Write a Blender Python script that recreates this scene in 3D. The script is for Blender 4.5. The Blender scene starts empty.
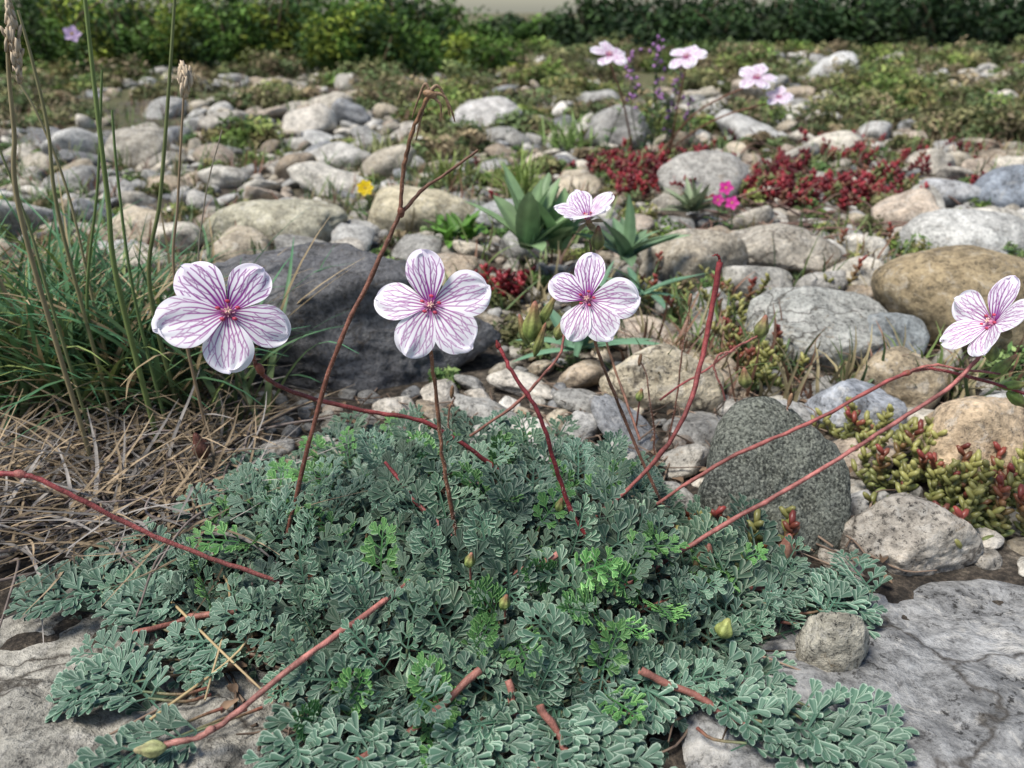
import bpy, bmesh, math, numpy as np
from mathutils import Vector
rng=np.random.default_rng(7)
R=math.radians
PITCH=25.0; CH=3.0; FPX=804.0
cT,sT=math.cos(R(PITCH)),math.sin(R(PITCH))
def ray(u,v):
    a=(u-512)/FPX; b=(384-v)/FPX
    return np.array([a, cT+b*sT, -sT+b*cT])
def G(u,v,z=0.0):
    d=ray(u,v); t=(z-CH)/d[2]; return np.array([0,0,CH])+d*t
def D(u,v,y):
    d=ray(u,v); t=y/d[1]; return np.array([0,0,CH])+d*t
def unit(a):
    a=np.asarray(a,float); return a/(np.linalg.norm(a)+1e-12)
# ---------- noise
def vnoise(p):
    p=np.asarray(p,float); i=np.floor(p); f=p-i; f=f*f*(3-2*f)
    def h(o):
        q=i+o
        s=np.sin(q[...,0]*127.1+q[...,1]*311.7+q[...,2]*74.7)*43758.5453
        return s-np.floor(s)
    fx,fy,fz=f[...,0],f[...,1],f[...,2]
    r=0
    for a in (0,1):
        for b in (0,1):
            for c in (0,1):
                w=(fx if a else 1-fx)*(fy if b else 1-fy)*(fz if c else 1-fz)
                r=r+w*h(np.array([a,b,c]))
    return r
def fbm(p,o=4):
    p=np.asarray(p,float); s=0;a=.5;t=0
    for k in range(o):
        s=s+a*vnoise(p*(2**k)+17.3*k); t+=a; a*=.5
    return s/t
# ---------- mesh builder
class MB:
    def __init__(s): s.V=[];s.C=[];s.L=[];s.S=[];s.n=0
    def add(s,v,f,c):
        v=np.asarray(v,float).reshape(-1,3); f=np.asarray(f,int)
        c=np.asarray(c,float)
        if c.ndim==1: c=np.tile(c,(len(v),1))
        s.V.append(v); s.C.append(c); s.L.append((f+s.n).reshape(-1)); s.S.append(np.full(len(f),f.shape[1])); s.n+=len(v)
    def build(s,name,mat,parent=None,smooth=True):
        V=np.concatenate(s.V);C=np.concatenate(s.C);L=np.concatenate(s.L);S=np.concatenate(s.S)
        m=bpy.data.meshes.new(name)
        m.vertices.add(len(V)); m.vertices.foreach_set('co',V.astype(np.float32).ravel())
        m.loops.add(len(L)); m.loops.foreach_set('vertex_index',L.astype(np.int32))
        m.polygons.add(len(S)); st=np.concatenate([[0],np.cumsum(S)[:-1]])
        m.polygons.foreach_set('loop_start',st.astype(np.int32))
        m.update(calc_edges=True)
        a=m.color_attributes.new('Col','FLOAT_COLOR','POINT')
        a.data.foreach_set('color',np.concatenate([C,np.ones((len(C),1))],1).astype(np.float32).ravel())
        m.polygons.foreach_set('use_smooth',np.full(len(S),smooth))
        m.validate()
        m.materials.append(mat)
        o=bpy.data.objects.new(name,m); bpy.context.scene.collection.objects.link(o)
        if parent: o.parent=parent
        return o
def empty(name):
    o=bpy.data.objects.new(name,None); bpy.context.scene.collection.objects.link(o); return o
# ---------- materials
def newmat(name):
    m=bpy.data.materials.new(name); m.use_nodes=True
    nt=m.node_tree; nt.nodes.clear(); return m,nt
def N(nt,t,**k):
    n=nt.nodes.new(t)
    for a,b in k.items():
        if a in n.inputs: n.inputs[a].default_value=b
        else: setattr(n,a,b)
    return n
def ramp(nt,fac,stops):
    r=nt.nodes.new('ShaderNodeValToRGB'); nt.links.new(fac,r.inputs[0])
    e=r.color_ramp.elements
    e[0].position=stops[0][0]; e[0].color=(*stops[0][1],1)
    e[1].position=stops[-1][0]; e[1].color=(*stops[-1][1],1)
    for p,c in stops[1:-1]:
        x=e.new(p); x.color=(*c,1)
    return r.outputs[0]
def mix(nt,fac,a,b,mode='MIX'):
    n=nt.nodes.new('ShaderNodeMix'); n.data_type='RGBA'; n.blend_type=mode
    for s,val in ((n.inputs[0],fac),(n.inputs[6],a),(n.inputs[7],b)):
        if hasattr(val,'is_linked'): nt.links.new(val,s)
        elif isinstance(val,(tuple,list)): s.default_value=(*val,1)
        else: s.default_value=val
    return n.outputs[2]
def noise(nt,co,scale,detail=4,rough=.6,dist=0):
    n=N(nt,'ShaderNodeTexNoise',Scale=scale,Detail=detail,Roughness=rough,Distortion=dist)
    nt.links.new(co,n.inputs['Vector']); return n.outputs['Fac']
def g(x): return (x,x,x)
def rock_mat(name,speck=.5,lichen=.3,bump=.25,crack=.0,scale=1.0,white=.25,grain=0,lc=(.28,.18,.08)):
    m,nt=newmat(name)
    out=N(nt,'ShaderNodeOutputMaterial'); b=N(nt,'ShaderNodeBsdfPrincipled',Roughness=.85)
    b.inputs['Specular IOR Level'].default_value=.3
    tc=N(nt,'ShaderNodeTexCoord').outputs['Object']
    col=N(nt,'ShaderNodeAttribute',attribute_name='Col').outputs['Color']
    n1=noise(nt,tc,3.2*scale,5,.68,.3); n2=noise(nt,tc,19*scale,5,.72)
    c=mix(nt,1.0,col,ramp(nt,n1,[(.3,g(.45)),(.5,g(.95)),(.7,g(1.35))]),'MULTIPLY')
    c=mix(nt,1.0,c,ramp(nt,n2,[(.3,g(.34)),(.5,g(1.0)),(.7,g(1.4))]),'MULTIPLY')
    n4=noise(nt,tc,6*scale,6,.75,.7)
    w=ramp(nt,n4,[(.54,g(0)),(.63,g(white))])
    c=mix(nt,w,c,(.68,.65,.59))
    li=ramp(nt,n4,[(.33,g(lichen)),(.42,g(0))])
    c=mix(nt,li,c,lc)
    sp=ramp(nt,noise(nt,tc,26*scale,4,.8,.3),[(.55,g(0)),(.61,g(speck))])
    sp2=ramp(nt,n1,[(.42,g(1)),(.58,g(.15))])
    c=mix(nt,mix(nt,1.0,sp,sp2,'MULTIPLY'),c,(.03,.028,.026))
    if grain>0:
        gn=noise(nt,tc,60,2,.6)
        c=mix(nt,ramp(nt,gn,[(.52,g(0)),(.64,g(grain))]),c,(.34,.35,.29))
        c=mix(nt,ramp(nt,gn,[(.34,g(grain)),(.46,g(0))]),c,(.02,.02,.018))
    if crack>0:
        vo=N(nt,'ShaderNodeTexVoronoi',feature='DISTANCE_TO_EDGE',Scale=.9*scale)
        ad=N(nt,'ShaderNodeVectorMath',operation='MULTIPLY_ADD'); nn=N(nt,'ShaderNodeTexNoise',Scale=2.5,Detail=5.0)
        nt.links.new(tc,nn.inputs['Vector']); nt.links.new(nn.outputs['Color'],ad.inputs[0]); ad.inputs[1].default_value=(.8,.8,.8); nt.links.new(tc,ad.inputs[2])
        nt.links.new(ad.outputs[0],vo.inputs['Vector'])
        cr=ramp(nt,vo.outputs['Distance'],[(0,g(crack)),(.02,g(0))])
        c=mix(nt,cr,c,(.05,.04,.03))
    nt.links.new(c,b.inputs['Base Color'])
    bp=N(nt,'ShaderNodeBump',Strength=min(1,bump*2.4),Distance=.08/scale)
    nt.links.new(mix(nt,.5,n1,n2),bp.inputs['Height']); nt.links.new(bp.outputs[0],b.inputs['Normal'])
    nt.links.new(b.outputs[0],out.inputs[0]); return m
def leaf_mat(name,rough=.55,trans=.2,spec=.3,var=.3,nscale=12,bump=0.0):
    m,nt=newmat(name)
    out=N(nt,'ShaderNodeOutputMaterial'); b=N(nt,'ShaderNodeBsdfPrincipled',Roughness=rough)
    b.inputs['Specular IOR Level'].default_value=spec
    tc=N(nt,'ShaderNodeTexCoord').outputs['Object']
    col=N(nt,'ShaderNodeAttribute',attribute_name='Col').outputs['Color']
    n1=noise(nt,tc,nscale,3,.6)
    c=mix(nt,1.0,col,ramp(nt,n1,[(.25,g(1-var)),(.75,g(1+var))]),'MULTIPLY')
    nt.links.new(c,b.inputs['Base Color'])
    if bump>0:
        bp=N(nt,'ShaderNodeBump',Strength=bump,Distance=.01)
        nt.links.new(noise(nt,tc,90,2,.6),bp.inputs['Height']); nt.links.new(bp.outputs[0],b.inputs['Normal'])
    if trans>0:
        t=N(nt,'ShaderNodeBsdfTranslucent'); nt.links.new(c,t.inputs['Color'])
        ms=N(nt,'ShaderNodeMixShader',Fac=trans); nt.links.new(b.outputs[0],ms.inputs[1]); nt.links.new(t.outputs[0],ms.inputs[2])
        nt.links.new(ms.outputs[0],out.inputs[0])
    else: nt.links.new(b.outputs[0],out.inputs[0])
    return m
M_stone=rock_mat('stone_field',.85,.35,.33,0,1.2,.4)
M_slab=rock_mat('limestone_slab',.95,.5,.42,.85,1.1,.4)
M_smooth=rock_mat('smooth_grey_slab',.8,.25,.28,.0,.9,.25)
M_bed=rock_mat('bedrock_slab',.95,.8,.42,.9,.9,.45,0,(.11,.10,.085))
M_bedg=rock_mat('grey_bedrock_slab',.95,.6,.38,.8,.75,.45,0,(.12,.12,.12))
M_slate=rock_mat('dark_slate',.7,.2,.45,.6,1.1,.14)
M_moss=rock_mat('granular_grey',.8,.3,.45,0,1.8,.06,.8,(.09,.10,.05))
M_leaf=leaf_mat('silvery_leaf',.55,0,.35,.3,5)
M_petal=leaf_mat('petal',.5,.3,.25,.03,20)
M_stem=leaf_mat('stem',.5,0,.35,.5,22,.5)
M_grass=leaf_mat('grass_blade',.5,.15,.35,.2,5)
M_straw=leaf_mat('dry_straw',.8,0,.15,.35,8)
M_bush=leaf_mat('bush_leaf',.6,.15,.25,.3,.6)
M_succ=leaf_mat('succulent',.4,0,.45,.25,10)
# ---------- tubes
def catmull(P,n=8):
    P=[np.asarray(p,float) for p in P]
    if len(P)<3:
        return np.array([P[0]+(P[1]-P[0])*t for t in np.linspace(0,1,n+1)])
    Q=[2*P[0]-P[1]]+P+[2*P[-1]-P[-2]]; out=[]
    for i in range(1,len(Q)-2):
        for t in np.linspace(0,1,n,endpoint=False):
            a,b,c,d=Q[i-1],Q[i],Q[i+1],Q[i+2]
            out.append(.5*((2*b)+(-a+c)*t+(2*a-5*b+4*c-d)*t*t+(-a+3*b-3*c+d)*t**3))
    out.append(P[-1]); return np.array(out)
def tube(mb,P,r0,r1,c0,c1,seg=7,n=8,sm=True,wob=0,bend=0):
    X=catmull(P,n) if sm else np.array(P,float)
    k=len(X); s=np.linspace(0,1,k)
    if wob: X[1:-1]+=rng.normal(size=(k-2,3))*wob
    if bend:
        e=unit(rng.normal(size=3)*np.array([1,.4,1])); f1=rng.uniform(2,3.5); ph=rng.uniform(0,6)
        X=X+(np.sin(s*math.pi*f1+ph)*np.sin(s*math.pi)*bend)[:,None]*e
    T=np.gradient(X,axis=0); T/=np.linalg.norm(T,axis=1)[:,None]+1e-9
    ref=np.array([.3,.9,.2]) if abs(unit(T[0])[1])<.8 else np.array([1.,.1,.2])
    A=np.cross(T,ref); A/=np.linalg.norm(A,axis=1)[:,None]+1e-9; B=np.cross(T,A)
    th=np.linspace(0,2*np.pi,seg,endpoint=False)
    rr=(r0+(r1-r0)*s)*(1+(.08*rng.normal(size=k) if wob else 0))
    V=X[:,None,:]+rr[:,None,None]*(np.cos(th)[None,:,None]*A[:,None,:]+np.sin(th)[None,:,None]*B[:,None,:])
    C=np.array(c0)[None]*(1-s[:,None])+np.array(c1)[None]*s[:,None]
    if wob: C=C*rng.uniform(.65,1.35,(k,1))
    C=np.repeat(C,seg,axis=0)
    i=np.arange(k-1)[:,None]*seg; j=np.arange(seg)[None]; j2=(j+1)%seg
    F=np.stack([i+j,i+j2,i+seg+j2,i+seg+j],-1).reshape(-1,4)
    mb.add(V.reshape(-1,3),F,C)
    return X
def hairs(mb,X,r,n,l,c):
    for _ in range(n):
        i=rng.integers(0,len(X)-1); t=rng.random(); p=X[i]*(1-t)+X[i+1]*t
        T=unit(X[i+1]-X[i]); d=unit(np.cross(T,rng.normal(size=3)))
        e=unit(np.cross(d,T))*.0013
        q=p+d*(r+l*rng.uniform(.5,1))
        mb.add([p-e,p+e,q],[[0,1,2]],c)
_ico={}
def ico(n):
    if n not in _ico:
        bm=bmesh.new(); bmesh.ops.create_icosphere(bm,subdivisions=n,radius=1)
        v=np.array([x.co[:] for x in bm.verts]); f=np.array([[w.index for w in p.verts] for p in bm.faces]); bm.free()
        _ico[n]=(v/np.linalg.norm(v,axis=1)[:,None],f)
    return _ico[n]
def rockshape(seed,sub,K=9,p=9,amp=.16,fine=.02):
    r=np.random.default_rng(seed); d,f=ico(sub)
    n=r.normal(size=(K,3)); n/=np.linalg.norm(n,axis=1)[:,None]; dist=r.uniform(.58,.98,K)
    dt=np.clip(d@n.T,1e-3,None)
    inv=(dt/dist)**p
    rad=(inv.sum(1)+.8)**(-1/p)
    rad=rad*(1+amp*(fbm(d*1.6+seed*3.1,3)-.5)*2)+fine*(fbm(d*9+seed,3)-.5)*2
    return d*rad[:,None],f
def rotz(v,a):
    c,s=math.cos(a),math.sin(a); w=v.copy(); w[:,0]=c*v[:,0]-s*v[:,1]; w[:,1]=s*v[:,0]+c*v[:,1]; return w
def ell(mb,c,ax,rad,col,sub=1):
    v,f=ico(sub); a=unit(ax); b=unit(np.cross(a,[.31,.2,.9])); e=np.cross(a,b)
    V=v[:,0:1]*a*rad[0]+v[:,1:2]*b*rad[1]+v[:,2:3]*e*rad[2]+np.asarray(c)
    mb.add(V,f,col)
def gh(x,y):
    x=np.asarray(x,float);y=np.asarray(y,float)
    p=np.stack([x*.45,y*.45,0*x],-1)
    h=.22*(fbm(p+5,3)-.5)*np.clip((np.hypot(x,y-3.6)-1.5)/4,0,1)
    q=np.stack([x*.06,y*.06,0*x+3],-1)
    h=h+1.3*(fbm(q,3)-.5)*np.clip((y-16)/30,0,1)
    return h
# ---------- terrain
def terrain():
    ns,ntt=300,520
    t=np.linspace(0,1,ntt); yy=-8+ (np.exp(4.9*t)-1)*5.2
    s=np.linspace(-1,1,ns); S,Y=np.meshgrid(s,yy)
    X=S*(9+ (Y+8)*1.0)
    Z=gh(X,Y)
    near=np.clip(1-(Y-3)/25,0,1)
    Z=Z+near*.09*(fbm(np.stack([X*3,Y*3,0*X],-1),4)-.55)+near*.04*(fbm(np.stack([X*14,Y*14,0*X],-1),2)-.5)
    V=np.stack([X,Y,Z],-1).reshape(-1,3)
    i=np.arange(ntt-1)[:,None]*ns+np.arange(ns-1)[None]
    F=np.stack([i,i+1,i+ns+1,i+ns],-1).reshape(-1,4)
    m,nt=newmat('soil'); out=N(nt,'ShaderNodeOutputMaterial'); b=N(nt,'ShaderNodeBsdfPrincipled',Roughness=.95)
    tc=N(nt,'ShaderNodeTexCoord').outputs['Object']
    n1=noise(nt,tc,1.1,5,.65,.4); n2=noise(nt,tc,16,6,.8)
    c=ramp(nt,n1,[(.3,(.05,.037,.027)),(.5,(.12,.095,.07)),(.7,(.26,.22,.17))])
    c=mix(nt,1.0,c,ramp(nt,n2,[(.35,g(.2)),(.5,g(.8)),(.65,g(2.4))]),'MULTIPLY')
    gr=ramp(nt,noise(nt,tc,.35,5,.7),[(.42,g(0)),(.52,g(.85))])
    sx=N(nt,'ShaderNodeSeparateXYZ'); nt.links.new(tc,sx.inputs[0])
    mr=N(nt,'ShaderNodeMapRange'); nt.links.new(sx.outputs['Y'],mr.inputs[0]); mr.inputs[1].default_value=10; mr.inputs[2].default_value=30
    gr=mix(nt,1.0,gr,mr.outputs[0],'MULTIPLY')
    c=mix(nt,gr,c,mix(nt,n2,(.07,.09,.025),(.22,.20,.09)))
    nt.links.new(c,b.inputs['Base Color'])
    bp=N(nt,'ShaderNodeBump',Strength=1.0,Distance=.09); nt.links.new(n2,bp.inputs['Height']); nt.links.new(bp.outputs[0],b.inputs['Normal'])
    nt.links.new(b.outputs[0],out.inputs[0])
    mb=MB(); mb.add(V,F,(.1,.1,.1)); mb.build('ground',m)
terrain()
# ---------- named rocks
occ=[]; soft=[]
def hero(name,u0,u1,v0,v1,col,seed,mat=M_stone,K=9,p=9,depth=.85,amp=.16,rot=0,sub=5,fine=.02,ridge=0):
    f=G((u0+u1)/2,v1); zc=f[1]*cT+CH*sT
    a=(u1-u0)/2/FPX*zc*1.06; b=a*depth
    a=(u1-u0)/2/FPX*((f[1]+b*.6)*cT+CH*sT)*1.05; b=a*depth
    cy=f[1]+b*.95; cx=(( (u0+u1)/2-512)/FPX)*(cy*cT+CH*sT)
    h=D(512,v0,cy+b*.25)[2]; h=max(h,.25*a)
    zr=h*.72; zc0=h-zr
    V,F=rockshape(seed,sub,K,p,amp,fine)
    V=rotz(V,rot)
    if ridge:
        q=V*np.array([1.2,1.2,2.5])+seed
        st=np.floor(fbm(q,2)*9)/9-.5
        V=V*(1+ridge*st[:,None])*(1+.05*(fbm(V*7+seed,3)-.5)[:,None])
    mx,mn=V.max(0),V.min(0); V=V-(mx+mn)/2
    V=V/((mx-mn)/2)*np.array([a,b,zr])
    V[:,2]+=zc0
    c=np.array(col)[None]*(.8+.4*fbm(V*1.5+seed,3))[:,None]
    mb=MB(); mb.add(V,F,c); o=mb.build(name,mat)
    o.location=(cx,cy,float(gh(cx,cy))); occ.append((cx,cy,a,b)); return o
hero('dark_slate_rock',194,500,240,392,(.145,.145,.15),12,M_slate,18,40,.55,.10,.3,6,.02,.28)
hero('granular_grey_boulder',684,838,396,555,(.16,.17,.14),5,M_moss,9,7,.8,.14,.8,6,.025,.03)
hero('speckled_stone',838,968,490,575,(.50,.45,.38),21,M_slab,11,24,.7,.15,0,5,.03,.1)
hero('tan_stone',912,1040,392,492,(.55,.42,.28),33,M_stone,9,20,.8,.15)
hero('blue_grey_stone',806,896,378,442,(.40,.42,.45),8,M_stone,9,16,.8,.12,0,5,.02,.1)
hero('pale_grey_stone',745,885,292,374,(.44,.44,.40),9,M_slab,10,22,.7,.14,0,5,.02,.12)
hero('grey_cobble',842,922,312,372,(.28,.30,.30),14,M_smooth,7,9,.8,.1)
hero('brown_cobble',868,1045,244,362,(.32,.25,.15),3,M_smooth,6,6,.7,.1)
hero('ochre_stone',850,945,350,412,(.42,.34,.23),17,M_stone,9,16,.7,.14)
hero('white_cobble',900,1030,205,262,(.58,.57,.53),19,M_stone,8,9,.6,.12)
hero('flat_tan_stone',695,835,220,280,(.50,.45,.37),23,M_slab,9,22,.6,.14,0,5,.02,.12)
hero('olive_cobble',200,345,198,252,(.46,.43,.32),25,M_stone,8,10,.6,.14)
hero('ochre_cobble',372,484,184,236,(.52,.46,.32),27,M_stone,8,9,.6,.12)
hero('flat_grey_stone',472,600,196,240,(.42,.42,.41),29,M_stone,10,20,.6,.14)
hero('layered_tan_stone',600,722,342,415,(.55,.48,.35),31,M_slab,12,24,.6,.16,0,5,.02,.2)
hero('brown_stone',640,745,232,288,(.42,.37,.29),37,M_stone,9,16,.6,.14)
hero('slate_blue_cobble',968,1040,166,212,(.26,.29,.33),39,M_smooth,8,8,.8,.1)
hero('slate_blue_cobble',915,978,178,208,(.42,.42,.42),40,M_smooth,8,8,.7,.1)
hero('grey_cobble',585,648,104,150,(.32,.31,.29),41,M_stone,8,10,.8,.12)
hero('grey_cobble',452,522,94,130,(.56,.54,.51),43,M_stone,8,10,.8,.12)
hero('white_cobble',808,862,50,82,(.66,.65,.62),45,M_stone,8,9,.8,.12)
hero('angular_stone',796,862,604,690,(.46,.43,.35),47,M_slab,9,30,.7,.14,0,5,.03,.2)
hero('brown_shard',445,492,700,742,(.34,.24,.17),49,M_stone,7,24,.7,.14,sub=4)
hero('brown_shard',520,560,722,752,(.38,.30,.22),51,M_stone,7,24,.7,.14,sub=4)
hero('pale_grey_stone',720,790,262,300,(.46,.44,.39),52,M_stone,9,16,.7,.14)
def slab(name,x,y,rx,ry,top,th,col,seed,mat,rot=0,p=20,tilt=(0,0),st=.22):
    V,F=rockshape(seed,6,10,p,.12,.0)
    V=rotz(V,rot); mx,mn=V.max(0),V.min(0); V=(V-(mx+mn)/2)/((mx-mn)/2)
    z=V[:,2].copy(); V[:,2]=np.sign(z)*np.abs(z)**.35*.9
    V=V*np.array([rx,ry,th])
    up=np.clip(z*3,0,1)
    q=V.copy(); q[:,2]=seed
    q2=q+.25*np.stack([fbm(q*3,3),fbm(q*3+7,3),0*q[:,0]],-1)
    V[:,2]+=up*((fbm(q*1.2,5)-.5)*.30+(np.floor(fbm(q2*1.1+9,2)*8)/8-.5)*st+(fbm(q*9,3)-.5)*.05)
    V[:,2]+=V[:,0]*tilt[0]+V[:,1]*tilt[1]
    c=np.array(col)[None]*(.65+.7*fbm(V*1.1+seed,4))[:,None]
    mb=MB(); mb.add(V,F,c); o=mb.build(name,mat); o.location=(x,y,top-th*.9); occ.append((x,y,rx*.93,ry*.93))
slab('lichen_limestone_slab',-2.5,2.6,1.75,1.5,.12,.4,(.38,.36,.31),61,M_bed,0,20,(0,0),.28)
slab('smooth_grey_slab',2.5,2.45,1.75,1.5,.16,.45,(.31,.31,.305),62,M_bedg,.5,12,(.03,.05),.14)
slab('beige_limestone_slab',.4,1.95,1.7,.95,.03,.35,(.44,.39,.31),63,M_bed,0,16,(0,0),.2)
# ---------- stone field
foot=np.array([G(150,590),G(250,660),G(320,730),G(420,752),G(600,732),G(690,690),G(785,635),G(785,590),G(700,545,.2),G(655,470,.45),G(600,408,.58),G(430,402,.58),G(335,425,.45),G(265,510,.25)])[:,:2]
def inpoly(x,y,P=foot):
    c=False;n=len(P)
    for i in range(n):
        x1,y1=P[i];x2,y2=P[(i+1)%n]
        if (y1>y)!=(y2>y) and x<(x2-x1)*(y-y1)/(y2-y1)+x1: c=not c
    return c
def edged(x,y,P=foot):
    p=np.array([x,y]);m=9
    for i in range(len(P)):
        a=P[i];b=P[(i+1)%len(P)]; t=np.clip(np.dot(p-a,b-a)/np.dot(b-a,b-a),0,1); m=min(m,np.linalg.norm(p-a-t*(b-a)))
    return m
def softp(u,v,rx,ry):
    p=G(u,v); soft.append((p[0],p[1],rx,ry))
for a in [(700,178,1.0,1.0),(780,175,1.0,1.2),(850,175,.9,1.0),(610,180,.5,.6),(515,305,.4,.4),(545,275,.7,.6),(620,278,.5,.5),(462,248,.4,.4),(690,222,.4,.4),(520,198,.6,.5),(450,188,.5,.5),(565,148,.6,.6),(770,375,.25,.5),(940,492,.6,.25),(755,320,.3,.35),(365,205,.4,.6),(725,215,.4,.4),(655,160,.6,.8)]: softp(*a)
SCR=[(545,110,1.3),(500,105,1.0),(590,90,1.4),(430,160,.8),(540,175,.5),(340,150,.5),(640,100,1.0),(470,150,.6),(505,185,.4),(300,100,.9),(150,95,.8),(760,120,.7),(40,130,.8),(240,110,.7),(430,120,.9),(380,95,1.2),(460,85,1.4),(700,85,1.3),(770,80,1.2),(350,80,1.3),(120,80,1.2),(560,70,1.8),(480,65,1.8),(640,70,1.6),(910,150,.5),(820,140,.6),(460,50,2.2),(510,46,2.2),(560,48,2.2),(610,50,2.2),(420,52,2.2),(530,38,3),(480,38,3),(590,120,.9),(520,135,.8),(480,125,.8),(600,160,.5),(560,215,.3),(430,215,.35),(880,210,.35),(760,150,.5),(700,130,.6)]
SC2=[]
for k in range(16):
    u=rng.uniform(840,1080); p=G(u,rng.uniform(88,138)); SC2.append((p[0],p[1],rng.uniform(.9,1.5)))
for k in range(230):
    y=rng.uniform(19,62); x=rng.uniform(-1,1)*(.75*y+2)
    if y<25 and rng.random()<.5: continue
    SC2.append((x,y,rng.uniform(.5,1.1)*(.5+y/38)))
for (u,v,s) in SCR:
    p=G(u,v); SC2.append((p[0],p[1],s))
SM=[]
for k in range(230):
    y=rng.uniform(6.3,20); x=rng.uniform(-1,1)*(.7*y+1); SM.append((x,y,rng.uniform(.14,.42)))
for (x,y,s) in SC2: soft.append((x,y,s*.95,s*.8))
for (x,y,s) in SM: soft.append((x,y,s*.7,s*.7))
pal=np.array([(.62,.57,.49),(.54,.48,.38),(.45,.44,.41),(.56,.48,.36),(.42,.34,.25),(.68,.65,.59),(.30,.305,.31),(.52,.43,.34),(.59,.54,.45),(.50,.49,.46),(.64,.60,.52),(.38,.37,.34)])
placed={}
def cell(x,y): return (int(x//1.0),int(y//1.0))
def free(x,y,r,k):
    for (a,b,rx,ry) in occ:
        if ((x-a)/(rx+r*.6))**2+((y-b)/(ry+r*.6))**2<1: return False
    if r>.13:
        for (a,b,rx,ry) in soft:
            if abs(x-a)<rx+1 and ((x-a)/(rx+r*.7))**2+((y-b)/(ry+r*.7))**2<1: return False
    cx,cy=cell(x,y)
    for i in range(cx-2,cx+3):
        for j in range(cy-2,cy+3):
            for (a,b,q) in placed.get((i,j),()):
                if (x-a)**2+(y-b)**2<(k*(r+q))**2: return False
    return True
stones=MB(); cnt=0
protos={}
for lv in (2,3,4,5):
    protos[lv]=[rockshape(100+s,lv,8+s%7,[9,14,26,12,34][s%5],.18,.035) for s in range(24)]
levels=[(.55,.8,14,60,330),(.38,.55,9,60,1300),(.27,.38,6.5,50,2500),(.18,.27,5,40,5000),(.13,.18,4,30,7000),(.085,.13,3.2,20,8000),(.045,.085,2.2,12,9000)]
for (r0,r1,y0,y1,tr) in levels:
    for _ in range(tr):
        y=y0+(y1-y0)*rng.random()**1.5; x=rng.uniform(-1,1)*(.78*y+2.2)
        r=rng.uniform(r0,r1)
        if y>22 and fbm(np.array([x*.12,y*.12,1.]),2)<.5: continue
        if y<8.5 and r>.36: continue
        if r>.12 and -5<x<-1.0 and 3.6<y<6.6: continue
        if inpoly(x,y) and (r>.09 or edged(x,y)>.2): continue
        if not free(x,y,r,.84): continue
        placed.setdefault(cell(x,y),[]).append((x,y,r))
        px=r*FPX/max(y,2)
        lv=5 if px>60 else 4 if px>18 else 3 if px>6 else 2
        V,F=protos[lv][rng.integers(24)]
        V=rotz(V,rng.random()*6.28)
        fl=rng.uniform(.36,.85)
        V=V*np.array([r*rng.uniform(1,1.45),r*rng.uniform(.8,1.1),r*fl])
        ty,tx=rng.normal(size=2)*.22; V[:,2]+=V[:,0]*tx+V[:,1]*ty
        V=rotz(V,rng.random()*6.28)
        z=float(gh(x,y))+r*fl*rng.uniform(.05,.45)
        c=pal[rng.integers(len(pal))]*rng.uniform(.6,1.12)
        if r<.15: c=c*.82
        stones.add(V+np.array([x,y,z]),F,c); cnt+=1
stones.build('stone_field',M_stone)
# ---------- main plant foliage
def lobe_tpl():
    t=np.array([0,.3,.6,.85,1.0]); w=np.array([.3,.55,1.0,.85,.25])
    V=[];C=[]
    for a,b in zip(t,w):
        for s in (-1,0,1):
            V.append((s*b*.5,a,(.25*b if s else 0))); C.append(0 if s==0 else 1)
    F=[]
    for i in range(4):
        for j in range(2):
            F.append((i*3+j,i*3+j+1,i*3+j+4,i*3+j+3))
    return np.array(V),np.array(F),np.array(C,float)
LV,LF,LC=lobe_tpl()
def lobe5():
    t=np.array([0,.35,.68,.90,1.0]); w=np.array([.45,.7,1.0,.85,.35])
    V=[];C=[]
    for q,(a,b) in enumerate(zip(t,w)):
        for s in (-1,-.68,0,.68,1):
            V.append((s*b*.5,a,.30*b*abs(s)**1.5)); C.append(1.0 if abs(s)==1 else (.12 if s else 0.10))
        if q==4: C[-5:]=[.9]*5
    F=[]
    for i in range(4):
        for j in range(4):
            F.append((i*5+j,i*5+j+1,i*5+j+6,i*5+j+5))
    return np.array(V),np.array(F),np.array(C,float)
L5V,L5F,L5C=lobe5()
def make_leaf(seed,npair=5):
    r=np.random.default_rng(seed); Vs=[];Cs=[];Fs=[];n=0
    def put(x,y,ang,l,w,zt=0,cm=1):
        nonlocal n
        v=L5V*np.array([w,l,w]); v[:,2]+=v[:,1]*zt
        c,s=math.cos(ang),math.sin(ang)
        q=v.copy(); q[:,0]=c*v[:,0]+s*v[:,1]+x; q[:,1]=-s*v[:,0]+c*v[:,1]+y
        Vs.append(q);Cs.append(L5C*cm);Fs.append(L5F+n);n+=len(q)
    def leaflet(x,y,ang,L):
        for k,(t,da,f) in enumerate([(.36,.70,.42),(.42,-.70,.42),(.56,.36,.48),(.60,-.36,.48),(.64,0,.48)]):
            if k<2 and r.random()<.15: continue
            px=x+math.sin(ang)*L*t; py=y+math.cos(ang)*L*t
            put(px,py,ang+da+r.normal()*.08,L*f*r.uniform(.85,1.15),L*.185*r.uniform(.85,1.15),r.uniform(-.12,.25))
        put(x,y,ang,L*.74,L*.10,-.03,.35)
    for i in range(npair):
        t=.20+.64*i/(npair-1)
        L=.36*(1-.5*abs(t-.48))*(1-.25*max(0,t-.7)/.3)*r.uniform(.9,1.1)
        for s in (-1,1): leaflet(0,t+r.normal()*.012,s*(1.12-.45*t+r.normal()*.06),L)
    leaflet(0,.85,0,.27)
    put(0,0,0,.90,.034,-.01,.35)
    V=np.concatenate(Vs);C=np.concatenate(Cs);F=np.concatenate(Fs)
    V[:,2]+=np.abs(V[:,0])*.25
    return V,F,C
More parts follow.
